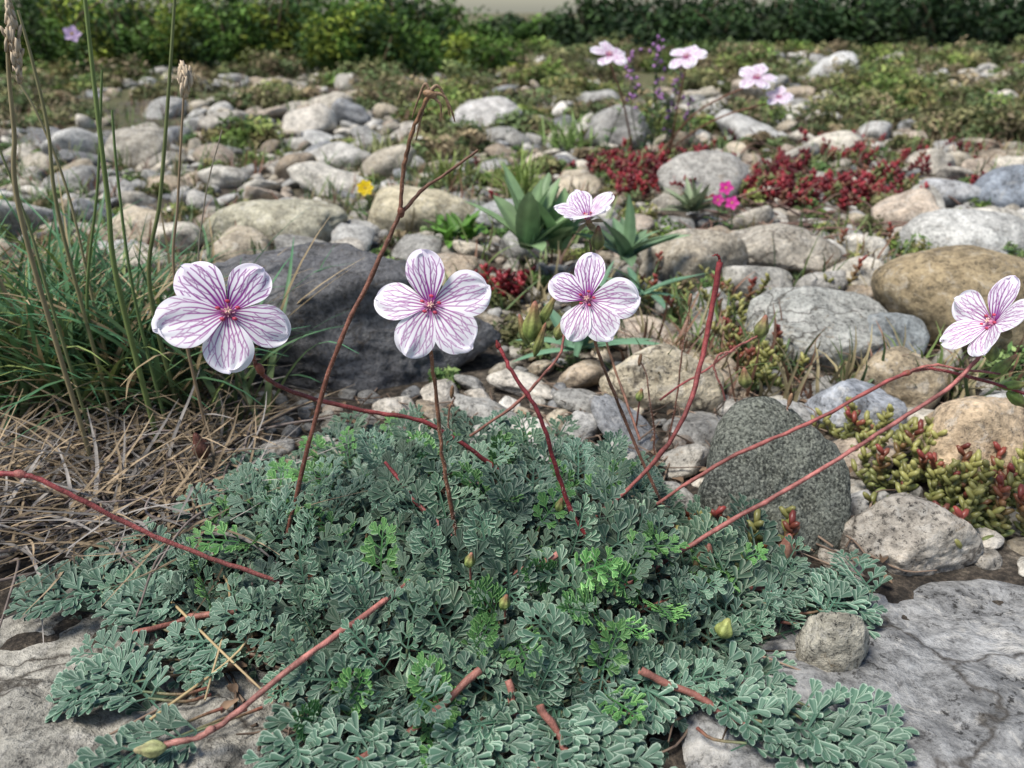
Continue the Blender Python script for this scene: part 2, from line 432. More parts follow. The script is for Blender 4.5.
leaves=[make_leaf(s,4+(s%2)) for s in range(12)]
fol=MB(); pet=MB()
def dome(x,y):
    if not inpoly(x,y): return .06
    e=edged(x,y); bk=.85+.35*np.clip((y-3.3)/1.3,0,1)
    return .06+.48*bk*(1-math.exp(-e/.6))*(.6+.8*vnoise(np.array([x*2.1,y*2.1,4.])))
def put_leaf(base,dirv,upv,L,shade,bend,tint=(1,1,1)):
    y=unit(dirv); x=unit(np.cross(y,upv)); z=np.cross(x,y)
    V,F,C=leaves[rng.integers(len(leaves))]
    V=V*np.array([rng.choice([-1,1])*rng.uniform(.9,1.1),1,1])
    v=V.copy(); v[:,2]=V[:,2]-bend*V[:,1]**2
    W=(v[:,0:1]*x+v[:,1:2]*y+v[:,2:3]*z)*L+base
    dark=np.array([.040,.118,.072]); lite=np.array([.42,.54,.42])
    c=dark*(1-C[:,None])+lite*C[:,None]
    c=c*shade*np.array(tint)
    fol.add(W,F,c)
cen=np.array([0.0,3.6])
crowns=[];tries=0
while len(crowns)<64 and tries<8000:
    tries+=1
    x=rng.uniform(-2.4,2.0); y=rng.uniform(2.3,5.4)
    if not inpoly(x,y): continue
    if any((x-a)**2+(y-b)**2<.265**2 for a,b in crowns): continue
    crowns.append((x,y))
for (x,y) in crowns:
    h=dome(x,y); n=rng.integers(7,11)
    gx=(dome(x+.1,y)-dome(x-.1,y))/.2; gy=(dome(x,y+.1)-dome(x,y-.1))/.2
    out=unit(np.array([x-cen[0],y-cen[1],0])+1e-6)
    ax=unit(np.array([-np.clip(gx,-1,1)*.3,-np.clip(gy,-1,1)*.3-.35,1.0])+out*.12+rng.normal(size=3)*.12)
    a=unit(np.cross(ax,[0.1,1,0])); b=np.cross(ax,a)
    ph=rng.random()*6.28
    base=np.array([x,y,h*.6])
    for k in range(n):
        th=ph+k*2.399+rng.normal()*.2
        ring=k/(n-1)
        el=R(6+52*ring**1.6+rng.normal()*8)
        hor=math.cos(th)*a+math.sin(th)*b
        d=unit(math.cos(el)*hor+math.sin(el)*ax)
        L=rng.uniform(.40,.54)*(1-.42*ring)
        start=base+d*(.05+.10*(1-ring))+ax*h*.35*ring
        if start[2]<.05: start[2]=.05
        up=unit(ax*math.cos(el)-hor*math.sin(el))+rng.normal(size=3)*.15
        young=ring>.78 and (x*7.3+y*3.1)%1<.55
        put_leaf(start,d,up,L,rng.uniform(.6,1.2)*(.5+.6*ring),rng.uniform(.0,.4),(.70,1.0,.42) if young else (1,1,rng.uniform(.88,1.04)))  # low outer leaves coloured darker: shade under the rosette painted in
        tube(pet,[base-ax*.05,base+d*.08,start+d*L*.2],.009,.006,(.24,.08,.06),(.14,.18,.09),5,3)
for (u,v,az) in [(110,575,170),(80,600,190),(180,570,160),(100,690,200),(150,740,230),(130,680,170),(845,590,10),(845,612,-20),(800,590,20),(825,735,-40),(795,750,-60),(750,600,20),(600,740,-90),(420,745,-100),(300,745,-120),(640,690,-60),(200,650,200),(160,610,170),(740,690,-50),(740,720,-70),(560,745,-80),(480,745,-95),(350,745,-110),(690,560,20),(250,480,120),(250,560,150),(600,770,-80),(400,775,-100)]:
    p=G(u,v,.12); th=R(az)
    for k in range(3):
        t2=th+rng.normal()*.6; dd=np.array([math.cos(t2),math.sin(t2),rng.uniform(0,.3)]); L=rng.uniform(.38,.5)
        b0=p-dd*L*.5+np.array([rng.normal()*.05,rng.normal()*.05,rng.uniform(-.02,.06)]); b0[2]=max(b0[2],.14)
        put_leaf(b0,dd,np.array([0,-.25,1]),L,rng.uniform(.65,1.05),.2)
        q=b0+ (np.array([cen[0],cen[1],0])-b0)*.12; q[2]=.12
        tube(pet,[q,(q+b0)/2,b0+dd*L*.2],.009,.006,(.24,.08,.06),(.14,.18,.09),5,3)
plant=empty('storksbill_plant')
fol.build('pinnate_leaves',M_leaf,plant)
# ---------- flowers
def polydist(P,pts):
    d=np.full(len(P),9.)
    for a,b in zip(pts[:-1],pts[1:]):
        ab=b-a; t=np.clip(((P-a)@ab)/(ab@ab),0,1); q=np.linalg.norm(P-a-t[:,None]*ab,axis=1); d=np.minimum(d,q)
    return d
_pc={}
def petal(seed,strong,res):
    key=(seed,strong,res)
    if key in _pc: return _pc[key]
    r=np.random.default_rng(seed); nu,nt_=res,int(res*1.3)
    u=np.linspace(-1,1,nu); t=np.linspace(0,1,nt_)**.9; U,T=np.meshgrid(u,t)
    W=.375*r.uniform(.93,1.08)
    s=np.clip(T/.62,0,1); lo=.16+.84*(s*s*(3-2*s))**.72
    hi=np.sqrt(np.clip(1-((T-.62)/.38)**2,0,1))**.85
    w=W*np.where(T<.62,lo,hi)
    X=U*w; Y=.04+T*.96
    Y=Y+ (T**6)*(-.03*np.cos(U*6+seed)+.016*np.sin(U*13+seed))
    Z=.10*np.abs(X)*(1-T)*2+.10*T-.16*T**2.5+.05*np.sin(U*3.5+seed)*T**2+.025*np.sin(U*9+2*seed)*T**3-.10*U*U*T*T*.5
    P=np.stack([X.ravel(),Y.ravel()],1)
    vein=np.zeros(len(P))
    for k,a in enumerate(np.linspace(-1,1,7)):
        m=r.uniform(.82,.95) if abs(a)<.9 else .74
        pts=[]
        for q in np.linspace(0,m,9):
            tw=np.interp(q,[0,.3,.62,.85,1],[.05,.23,.36,.32,.15])
            pts.append(np.array([a*tw*.86+.012*math.sin(q*9+k+seed),.05+q*.93]))
        dd=polydist(P,pts)
        wd=(.0125 if strong else .0095)*(1.15-.55*P[:,1])*(1.2 if abs(a)<.3 else .9)
        vein=np.maximum(vein,np.clip(1.6-dd/wd*.9,0,1)*(1.15-.35*P[:,1]))
        for bq in (3,5,6):
            sd=r.choice([-1,1])
            p0=pts[bq]; p1=p0+np.array([sd*.05+a*.02,.10]); p2=p1+np.array([sd*.03+a*.03,.12])
            d2=polydist(P,[p0,p1,p2]); vein=np.maximum(vein,np.clip(1.5-d2/.0072*.9,0,1)*(1.0-.4*P[:,1]))
    C=np.array([.97,.96,.97])[None]*np.ones((len(P),1))
    tint=np.clip(P[:,1],0,1)[:,None]
    C=C*(1-tint*np.array([[.04,.11,.0]])*(1 if strong else .45))
    vc=np.array([.28,.02,.28]) if strong else np.array([.38,.05,.34])
    al=(np.clip(vein,0,1)*(1.0 if strong else .92))[:,None]
    C=C*(1-al)+vc*al
    if strong:
        bl=np.clip(1-np.hypot(P[:,0]/.13,(P[:,1]-.24)/.17),0,1)[:,None]*.75
        C=C*(1-bl)+np.array([.36,.06,.38])*bl
    ce=np.clip(1-P[:,1]/.13,0,1)[:,None]; C=C*(1-ce)+np.array([.5,.10,.22])*ce
    V=np.stack([X,Y,Z],-1).reshape(-1,3)
    i=np.arange(nt_-1)[:,None]*nu+np.arange(nu-1)[None]
    F=np.stack([i,i+1,i+nu+1,i+nu],-1).reshape(-1,4)
    _pc[key]=(V,F,C); return _pc[key]
def flower(pos,face,Rr,angs,lens=None,strong=(0,),res=56,cup=.0,parent=None,roll=0):
    f=unit(face); rt=unit(np.cross([0,0,1],f)); up=np.cross(f,rt)
    mbp=MB(); mbs=MB(); 
    lens=lens or [1]*5
    sh=int(abs(pos[0]*7))%3
    for k,a in enumerate(angs):
        V,F,C=petal((k+sh)%5+1+ (0 if res>40 else 10),k in strong,res)
        th=R(a+roll-90); cu=R(cup+rng.normal()*7); tw=rng.normal()*.15
        v=V.copy()*lens[k]; v[:,2]+=v[:,0]*tw
        y=v[:,1]*math.cos(cu)-v[:,2]*math.sin(cu); z=v[:,1]*math.sin(cu)+v[:,2]*math.cos(cu)+.012*k
        x=v[:,0]; X=x*math.cos(th)-y*math.sin(th); Y=x*math.sin(th)+y*math.cos(th)
        W=(X[:,None]*rt+Y[:,None]*up+z[:,None]*f)*Rr+pos
        mbp.add(W,F,C)
    def L(x,y,z): return pos+(x*rt+y*up+z*f)*Rr
    for k in range(5):
        th=R(36+72*k+angs[0]+roll); d=math.cos(th)*rt+math.sin(th)*up
        v=LV*np.array([.22,.5,.2])
        W=pos-f*.06*Rr+(v[:,0:1]*unit(np.cross(f,d))+v[:,1:2]*(d*.85-f*.25)+v[:,2:3]*f)*Rr
        mbs.add(W,LF,(.18,.17,.08))
    ell(mbs,L(0,0,-.1),f,(Rr*.16,Rr*.10,Rr*.10),(.22,.14,.08),2)
    for k in range(10):
        th=k*math.pi/5+.2; rr=.11 if k%2 else .16
        tip=L(math.cos(th)*rr,math.sin(th)*rr,.16+.05*(k%2))
        tube(mbs,[L(0,0,0),L(math.cos(th)*rr*.6,math.sin(th)*rr*.6,.09),tip],.014*Rr,.010*Rr,(.65,.30,.45),(.75,.45,.55),5,3)
        if k%2==0: ell(mbs,tip,f,(Rr*.03,Rr*.05,Rr*.034),(.45,.05,.10),1)
    ell(mbs,L(0,0,.08),f,(Rr*.10,Rr*.055,Rr*.055),(.60,.25,.38),2)
    for k in range(5):
        th=k*1.2566; ell(mbs,L(.035*math.cos(th),.035*math.sin(th),.2),rt*math.cos(th)+up*math.sin(th),(Rr*.035,Rr*.015,Rr*.015),(.75,.50,.40),1)
    par=parent or plant
    mbp.build('petals',M_petal,par); mbs.build('flower_centre',M_stem,par)
    return pos-f*Rr*.15
cam=np.array([0,0,CH])
def tocam(p,dx=0,dz=0):
    return unit(cam-p)+np.array([dx,0,dz])
p1=D(228,313,3.75); p2=D(431,306,3.5); p3=D(588,300,3.85); p4=D(588,220,4.9); p5=D(994,324,3.9)
q1=flower(p1,tocam(p1,.05,.25),.305,[124,46,-28,-99,188],[1,.95,1,.98,1.12],(0,1),76,0)
q2=flower(p2,tocam(p2,-.05,.15),.252,[98,18,-48,-117,172],[1,1.1,1.05,1,1],(0,),76,6)
q3=flower(p3,tocam(p3,-.2,.25),.23,[92,8,-52,-108,160],[1,1.1,1,.95,.9],(0,4),70,8)
q4=flower(p4,np.array([-.35,-.3,1.0]),.21,[150,70,0,-70,-145],None,(0,),44,32)
q5=flower(p5,np.array([-.9,-.1,.45]),.25,[100,30,-40,-110,175],None,(0,),48,24)
stm=MB()
RB=(.19,.08,.055); RD=(.25,.04,.045); PK=(.33,.12,.10); DR=(.20,.03,.03)
def S(pts,r0,r1,c0,c1,hair=True,bend=.02):
    X=tube(stm,pts,r0*.72,r1*.72,c0,c1,8,8,wob=.0020,bend=bend)
    if hair: hairs(stm,X,r0*.65,int(np.linalg.norm(np.diff(X,axis=0),axis=1).sum()*230),.022,(.55,.42,.36))
    return X
def node(p,ax,r,c=(.25,.08,.05)): ell(stm,p,ax,(r*1.4,r*.85,r*.85),c,2)
S([D(500,470,4.1),D(430,424,4.05),D(370,412,4.0),D(300,395,3.9),D(262,374,3.85),D(250,348,3.82),q1],.019,.014,RD,RB,bend=0)
node(D(260,369,3.84),[-.3,0,1],.026)
S([D(462,580,3.6),D(455,530,3.55),D(443,440,3.55),D(430,365,3.55),q2],.016,.013,RB,(.26,.13,.07))
S([D(690,560,3.9),D(628,430,4.0),D(600,355,3.95),q3],.014,.012,RB,(.25,.14,.08))
S([D(470,436,4.4),D(530,392,4.45),D(555,360,4.5),D(566,325,4.6)],.014,.011,RB,PK)
S([D(590,240,4.95),D(598,300,5.0),D(612,360,5.0),D(640,440,4.6)],.011,.013,(.28,.2,.12),RB)
S([D(600,560,3.6),D(574,512,3.65),D(545,435,3.7),D(520,385,3.8),D(500,348,3.9)],.018,.013,RD,RD)
S([D(590,520,3.8),D(628,490,3.85),D(680,425,3.9),D(705,345,4.1),D(720,262,4.2)],.014,.022,PK,RD,bend=0)
S([D(720,262,4.2),D(718,255,4.2),D(712,256,4.2)],.012,.003,DR,DR,False,0)
S([D(272,590,3.6),D(290,520,3.7),D(330,370,3.8),D(372,275,3.9),D(400,213,3.95)],.018,.016,(.20,.07,.05),(.18,.085,.055),bend=.012)
S([D(400,213,3.95),D(404,170,3.95),D(413,130,3.95),D(430,92,3.95)],.015,.014,(.18,.085,.055),(.22,.12,.06),bend=0)
S([D(400,213,3.95),D(430,185,4.0),D(478,150,4.05)],.014,.009,(.18,.085,.055),(.2,.1,.06),bend=.008)
node(D(401,212,3.95),[0,0,1],.022,(.2,.08,.05))
for pts in ([(430,92),(444,96),(452,112),(455,122)],[(430,92),(425,84),(418,100),(412,118)],[(430,94),(440,104),(441,118)],[(432,90),(423,110),(416,140)],[(431,90),(438,86),(446,100),(450,116)]):
    tube(stm,[D(a,b,3.95) for a,b in pts],.010,.003,(.32,.21,.13),(.18,.11,.06),6,6)
ell(stm,D(430,94,3.95),[1,0,-.3],(.035,.02,.02),(.30,.18,.10),2)
S([D(640,515,3.75),D(725,460,3.7),D(820,418,3.8),D(905,374,3.9),D(950,372,3.95),D(1040,398,4.0)],.015,.013,PK,RD,bend=.012)
S([D(620,590,3.35),D(705,536,3.5),D(800,482,3.6),D(900,420,3.75),D(960,378,3.85),q5],.017,.014,PK,(.34,.12,.11),bend=.012)
S([D(905,374,3.9),D(935,366,3.9),D(1000,374,3.9)],.011,.009,PK,PK); node(D(907,373,3.9),[1,0,.3],.02)
S([D(660,400,5.0),D(700,372,5.0),D(735,350,5.0),D(762,332,5.1)],.011,.010,RD,PK)
S([D(735,350,5.0),D(715,362,4.9),D(725,400,4.9)],.010,.010,PK,PK)
S([D(300,590,3.4),D(265,577,3.35),D(190,550,3.3),D(130,525,3.25),D(60,490,3.2),D(20,474,3.2),D(-30,478,3.2)],.016,.018,PK,RD,bend=.015); node(D(20,474,3.2),[1,0,-.2],.024,(.35,.12,.1))
S([D(420,575,3.35),D(385,600,3.05),D(290,670,2.65),D(215,728,2.45),D(165,745,2.4)],.019,.020,PK,(.38,.17,.14),bend=.01); node(D(210,730,2.44),[1,0,.7],.02,(.42,.19,.16))
S([D(385,462,3.95),D(415,500,3.8),D(452,538,3.6)],.013,.020,RD,PK)
S([D(500,590,3.3),D(530,568,3.3),D(566,550,3.35)],.024,.022,PK,(.36,.16,.13))
for (u,v,y,u2,v2) in [(452,392,4.6,447,420),(640,360,5.0,655,430),(690,300,5.2,668,420),(790,400,4.4,770,450)]:
    S([D(u2,v2+25,y),D((u+u2)/2+3,(v+v2)/2,y),D(u,v,y)],.010,.006,RB,(.26,.14,.09))
    ell(stm,D(u,v,y),[.1,0,1],(.05,.014,.014),(.24,.14,.08),2)
for z0,pts in ((.30,[(508,680),(522,725),(548,800)]),(.32,[(480,670),(400,738),(300,790)]),(.28,[(540,705),(560,740),(600,790)]),(.28,[(640,670),(700,700),(750,728)]),(.25,[(640,610),(720,592),(800,590)]),(.2,[(240,610),(180,620),(120,640)])):
    tube(stm,[G(a,b,z0) if i<1 else G(a,b,.17) for i,(a,b) in enumerate(pts)],.019,.012,(.30,.13,.10),(.24,.09,.07),8,6,wob=.003,bend=.02)
def bud(p,ax,l,w,green=(.22,.26,.08),tip=(.35,.13,.1)):
    v,f=ico(3); a=unit(ax); b=unit(np.cross(a,[.3,.1,.9])); e=np.cross(a,b)
    t=(v[:,0]+1)/2; prof=(.55+.45*np.sin(np.clip(t*1.25+.1,0,1)*math.pi))*np.sqrt(np.clip(1-v[:,0]**2,0,1)+.001)
    ang=np.arctan2(v[:,2],v[:,1]); prof=prof*(1+.10*np.cos(ang*5))
    W=p+v[:,0:1]*a*l+(np.cos(ang)*prof)[:,None]*b*w+(np.sin(ang)*prof)[:,None]*e*w
    k=np.clip((np.cos(ang*5)+1)/2,0,1)[:,None]
    c=np.array(green)*(k)+np.array(green)*.55*(1-k); c=c*(1-t[:,None]**3)+np.array(tip)*t[:,None]**3
    stm.add(W,f,c)
bud(D(150,749,2.38),[-1,0,-.12],.072,.036,(.34,.36,.16),(.34,.26,.16))
bud(D(533,322,5.0),[.1,0,1],.15,.065,(.26,.34,.09)); bud(D(548,310,5.05),[.5,0,1],.14,.035,(.26,.34,.09)); bud(D(524,330,5.05),[-.3,0,1],.12,.04); bud(D(540,340,4.95),[.3,0,1],.13,.03)
bud(D(762,327,5.1),[.2,0,1],.09,.05); bud(D(598,238,4.92),[0,0,1],.08,.045)
bud(D(1003,366,3.95),[.6,0,.7],.09,.035,(.25,.36,.08)); bud(D(560,330,4.6),[.3,0,1],.07,.035)
bud(D(745,378,4.9),[-.2,0,1],.08,.045); bud(D(1018,400,4.0),[.6,0,-.4],.09,.035,(.25,.36,.08)); bud(D(1015,385,4.0),[.9,0,.1],.09,.03,(.25,.36,.08))
bud(D(992,350,3.95),[-.2,0,1],.07,.035,(.25,.34,.1)); bud(D(498,345,3.92),[-.3,0,1],.03,.016,DR,DR)
bud(D(725,628,3.0),[.3,.2,1],.055,.045,(.34,.40,.12),(.3,.3,.1)); bud(D(705,560,3.5),[.1,0,1],.11,.06,(.22,.18,.09)); bud(D(786,548,3.75),[.1,0,1],.10,.06,(.26,.15,.10))
for (u,v,y) in [(505,602,3.0),(560,505,3.7),(640,395,4.7),(470,560,3.2)]:
    p=D(u,v,y); bud(p,[.2,-.1,1],.05,.028,(.26,.36,.10)); tube(stm,[p-[0,-.05,.25],p-[0,0,.04]],.007,.006,RB,PK,6,3)
bud(D(200,446,4.6),[-.2,0,1],.10,.06,(.14,.06,.04),(.10,.03,.02))
stm.build('flower_stems',M_stem,plant); pet.build('petioles',M_stem,plant)
# ---------- grass
def blade(mb,base,az,L,w,lean,droop,c0,c1,seg=9):
    h=np.array([math.cos(az),math.sin(az),0.]); s=np.linspace(0,1,seg)
    ang=lean+droop*s**1.3
    dx=np.concatenate([[0],np.cumsum(np.sin(ang[:-1])/(seg-1))])*L; dz=np.concatenate([[0],np.cumsum(np.cos(ang[:-1])/(seg-1))])*L
    X=base+dx[:,None]*h+dz[:,None]*np.array([0,0,1.])
    X=X+.03*L*np.sin(s*5+az)[:,None]*np.array([-h[1],h[0],0])
    X[:,2]=np.maximum(X[:,2],.03)
    sd=np.array([-h[1],h[0],0.]); sd=unit(sd+np.array([rng.normal()*.4,rng.normal()*.4,0]))
    ww=w*(1-s**2.2)*.5+.0015
    Lf=X-sd*ww[:,None]; Rt=X+sd*ww[:,None]; Md=X+np.cross(sd,unit(X[-1]-X[0]))*ww[:,None]*.35
    V=np.stack([Lf,Md,Rt],1).reshape(-1,3)
    i=np.arange(seg-1)[:,None]*3+np.arange(2)[None]
    F=np.stack([i,i+1,i+4,i+3],-1).reshape(-1,4)
    C=np.array(c0)*(1-s[:,None])+np.array(c1)*s[:,None]; C=np.repeat(C,3,axis=0)
    mb.add(V,F,C)
gr=MB(); dry=MB()
tuft=empty('grass_tuft')
for k in range(1350):
    b=G(rng.normal(65,80),rng.uniform(355,440)); b[2]=rng.uniform(0,.12)
    if b[0]>-1.85: b[0]-=.7
    az=rng.uniform(0,6.28)
    if rng.random()<.5: az=rng.choice([R(175),R(10)])+rng.normal()*.6
    t=rng.random()
    c0=np.array([.22,.26,.10])*rng.uniform(.5,1); c1=np.array([.055,.17,.08])*rng.uniform(.6,1.7)
    if t<.17: c0,c1=np.array([.28,.22,.12]),np.array([.50,.38,.22])*rng.uniform(.6,1.2)
    elif t<.3: c1=np.array([.26,.33,.10])
    blade(gr,b,az,rng.uniform(.7,1.8),rng.uniform(.028,.058),rng.uniform(.05,.7),rng.uniform(.3,2.0),c0,c1)
for k in range(1300):
    b=G(rng.uniform(-90,255),rng.uniform(395,575)); b[2]=rng.uniform(.0,.25)
    az=rng.uniform(0,6.28); c=np.array([.34,.26,.17])*rng.uniform(.2,1.2)
    if rng.random()<.4: c=np.array([.25,.23,.21])*rng.uniform(.3,1.3)
    blade(dry,b,az,rng.uniform(.25,1.0),rng.uniform(.008,.028),rng.uniform(.9,1.5),rng.uniform(-.2,.8),c,c*rng.uniform(.8,1.3),7)
for k in range(140):
    b=G(rng.uniform(-60,250),rng.uniform(400,575)); az=rng.uniform(0,6.28); L=rng.uniform(.4,1.1)
    h=np.array([math.cos(az),math.sin(az),0]); z0,z1=rng.uniform(.04,.2),rng.uniform(.04,.35)
    c=np.array([.22,.18,.16])*rng.uniform(.3,1.4)
    tube(dry,[b+[0,0,z0],b+h*L*.5+[rng.normal()*.1,rng.normal()*.1,.12+z0],b+h*L+[0,0,z1]],.012,.005,c,c,5,6)
culm=[([(118,285),(108,200),(96,100),(84,-10)],5.0,.020,(.18,.24,.08)),([(150,290),(160,200),(168,100),(176,-20)],5.4,.018,(.17,.2,.08)),([(24,230),(14,130),(8,60),(10,0)],4.6,.016,(.30,.25,.14)),
 ([(62,230),(48,130),(32,60),(18,10)],5.2,.014,(.26,.24,.12)),([(176,290),(178,200),(184,90)],5.0,.012,(.33,.24,.15)),([(100,330),(70,200),(40,120),(14,75)],5.6,.012,(.3,.26,.14)),([(200,290),(205,200),(222,130)],5.6,.008,(.3,.26,.2)),
 ([(135,300),(118,180),(112,110)],5.2,.013,(.15,.22,.08)),([(88,320),(98,180),(102,70)],5.5,.014,(.14,.2,.07)),([(50,300),(30,230),(0,150)],5.0,.012,(.2,.22,.1))]
for pts,y,r,c in culm:
    b=D(*pts[0],y); b0=b.copy(); b0[2]=0; b0[1]+=.1
    tube(gr,[b0]+[D(u,v,y) for u,v in pts],r*1.0,r*.55,c,np.array(c)*1.15,6,8)
def seedhead(u,v,y,l,ax):
    p=D(u,v,y); a=unit(ax)
    for k in range(90):
        t=rng.uniform(-1,1); q=p+a*l*t; d=unit(a*1.0+rng.normal(size=3)*.2)
        ell(dry,q+rng.normal(size=3)*.018*(1.1-abs(t)),d,(.045,.011,.011),np.array([.58,.47,.34])*rng.uniform(.7,1.2),1)
seedhead(14,40,4.6,.19,[.1,0,1]); seedhead(184,80,5.0,.07,[.05,0,1])
gr.build('grass_blades',M_grass,tuft); dry.build('dead_grass',M_straw,tuft)
# ---------- litter
lit=MB()
for k in range(1100):
    if k%3: b=G(rng.uniform(180,900),rng.uniform(400,740))
    else: b=G(rng.uniform(560,1000),rng.uniform(180,440))
    if b[0]>1.3 and b[1]<3.6: continue
    b[2]=rng.uniform(.02,.10); az=rng.uniform(0,6.28); L=rng.uniform(.08,.55)
    h=np.array([math.cos(az),math.sin(az),rng.normal()*.14]); c=np.array([.22,.16,.12])*rng.uniform(.3,1.6)
    tube(lit,[b,b+h*L*.5+rng.normal(size=3)*.03,b+h*L],.009,.004,c,c,4,3)
for pts in ([(160,590),(215,645),(262,690)],[(215,560),(230,600),(205,700)],[(150,720),(240,650),(262,600)]):
    tube(lit,[G(a,b,.2) for a,b in pts],.008,.005,(.5,.38,.2),(.45,.34,.2),5,5)
for k in range(260):
    b=G(rng.uniform(180,900),rng.uniform(400,720)); b[2]=.05+rng.random()*.05
    if b[0]>1.2 and b[1]<3.6: continue
    v=LV*np.array([.05,rng.uniform(.06,.13),.12]); az=rng.random()*6.28; v=rotz(v,az)
    lit.add(v+b,LF,np.array([.22,.15,.10])*rng.uniform(.4,1.4))
lit.build('twig_litter',M_straw)
# ---------- small plants
def lance(mb,base,d,up,L,w,c,curl=.2,mid=1.3):
    y=unit(d); x=unit(np.cross(y,up)); z=np.cross(x,y); n=9
    s=np.linspace(0,1,n); ww=w*np.sin(np.clip(s*.90+.09,0,1)**.9*math.pi)**.7*.5
    V=[]
    for a,b in zip(s,ww):
        for k in (-1,-.5,0,.5,1): V.append(base+x*(k*b)+y*a*L+z*(abs(k)*b*.35-curl*L*a*a))
    i=np.arange(n-1)[:,None]*5+np.arange(4)[None]; F=np.stack([i,i+1,i+6,i+5],-1).reshape(-1,4)
    C=np.tile(np.array([c]),(len(V),1)); C[2::5]=np.array(c)*mid
    mb.add(V,F,C)
def rosette(name,u,v,n,L,w,c,el0=20,el1=75,z=.05,curl=.2,mat=None,sp=.03):
    mb=MB(); b=G(u,v); b[2]=z+float(gh(b[0],b[1]))
    for k in range(n):
        th=k*2.4+rng.normal()*.3; e=R(el0+(el1-el0)*k/n+rng.normal()*8)
        d=np.array([math.cos(th)*math.cos(e),math.sin(th)*math.cos(e),math.sin(e)])
        up=np.array([-math.cos(th)*math.sin(e),-math.sin(th)*math.sin(e),math.cos(e)])
        lance(mb,b+rng.normal(size=3)*sp*np.array([1,1,.3]),d,up,L*rng.uniform(.6,1.1),w*rng.uniform(.8,1.1),np.array(c)*rng.uniform(.65,1.35),curl+rng.normal()*.08)
    mb.build(name,mat or M_grass)
rosette('broadleaf_herb',528,288,18,.95,.27,(.20,.30,.15),38,85,.45,.16)
rosette('broadleaf_herb',556,284,12,.85,.24,(.19,.29,.14),40,85,.4,.18)
rosette('broadleaf_herb',624,288,16,.72,.19,(.17,.27,.15),25,80,.35,.2)
rosette('broadleaf_herb',575,376,9,.85,.12,(.14,.26,.16),8,60,.25)
rosette('broadleaf_herb',640,326,8,.80,.10,(.14,.26,.16),8,40,.35)
rosette('hairy_rosette',690,224,34,.55,.11,(.22,.27,.16),15,80,.2)
rosette('broadleaf_herb',462,252,40,.38,.13,(.11,.24,.04),10,75,.2,.2,None,.14)
rosette('grassy_weed',520,200,80,.85,.045,(.24,.32,.09),35,88,.05,.25,None,.16)
rosette('grassy_weed',450,185,70,.75,.045,(.22,.27,.08),35,88,.05,.25,None,.18)
rosette('grassy_weed',565,150,70,.9,.05,(.20,.30,.09),35,88,.05,.25,None,.24)
rosette('grassy_weed',380,165,60,.7,.045,(.24,.26,.10),35,88,.05,.25,None,.2)
def sedum(mb,base,h,lean,c0,c1,r=.05,ls=.075):
    n=max(3,int(h/.028)); top=base+np.array([lean[0],lean[1],h])
    for k in range(n):
        t=k/n; th=k*2.4; p=base+(top-base)*t
        d=np.array([math.cos(th),math.sin(th),.55+t*.8])
        ell(mb,p+unit(d)*r*.8,d,(ls,ls*.42,ls*.36),(np.array(c0)*(1-t)+np.array(c1)*t)*rng.uniform(.8,1.2),1)
sr=MB()
for k in range(1350):
    u,v=rng.normal(740,90),rng.uniform(146,212)
    if rng.random()<.3: u,v=rng.normal(840,45),rng.uniform(146,205)
    if rng.random()<.02: u,v=rng.uniform(492,522),rng.uniform(292,308)
    if rng.random()<.10: u,v=rng.uniform(590,650),rng.uniform(165,200)
    if fbm(np.array([u*.035,v*.07,1.]),2)<.46: continue
    b=G(u,v); b[2]=gh(b[0],b[1])+.05
    c=np.array([.22,.018,.025])*rng.uniform(.35,1.6)
    q=rng.random()
    if q<.15: c=np.array([.16,.18,.06])
    elif q<.25: c=np.array([.20,.09,.05])
    sedum(sr,b,rng.uniform(.10,.36),rng.normal(size=2)*.14,c*.6,c,.05,.075)
for k in range(300):
    b=G(rng.normal(780,90),rng.uniform(155,260)); b[2]=gh(b[0],b[1])+.1; az=rng.uniform(0,6.28); L=rng.uniform(.2,1.0)
    h=np.array([math.cos(az),math.sin(az),rng.normal()*.2]); c=np.array([.20,.12,.09])*rng.uniform(.4,1.5)
    tube(sr,[b,b+h*L*.5+rng.normal(size=3)*.06,b+h*L],.018,.008,c,c,5,4)
sr.build('red_stonecrop_patch',M_succ)
sg=MB()
for (u0,u1,v0,v1,n) in [(735,800,330,400,26),(870,1024,455,530,60),(720,790,300,345,14),(690,790,540,575,14),(700,760,360,390,12),(640,760,270,330,18),(940,1024,500,545,26),(840,880,430,480,12),(820,900,250,300,10)]:
    for k in range(n):
        b=G(rng.uniform(u0,u1),rng.uniform(v0,v1)); b[2]=.03
        red=rng.random()
        c0=np.array([.15,.18,.06]); c1=np.array([.30,.28,.09]) if red<.7 else np.array([.24,.035,.035])
        sedum(sg,b,rng.uniform(.14,.40),rng.normal(size=2)*.16,c0*rng.uniform(.7,1.2),c1*rng.uniform(.6,1.2),.036,.056)
sg.build('green_stonecrop_patch',M_succ)
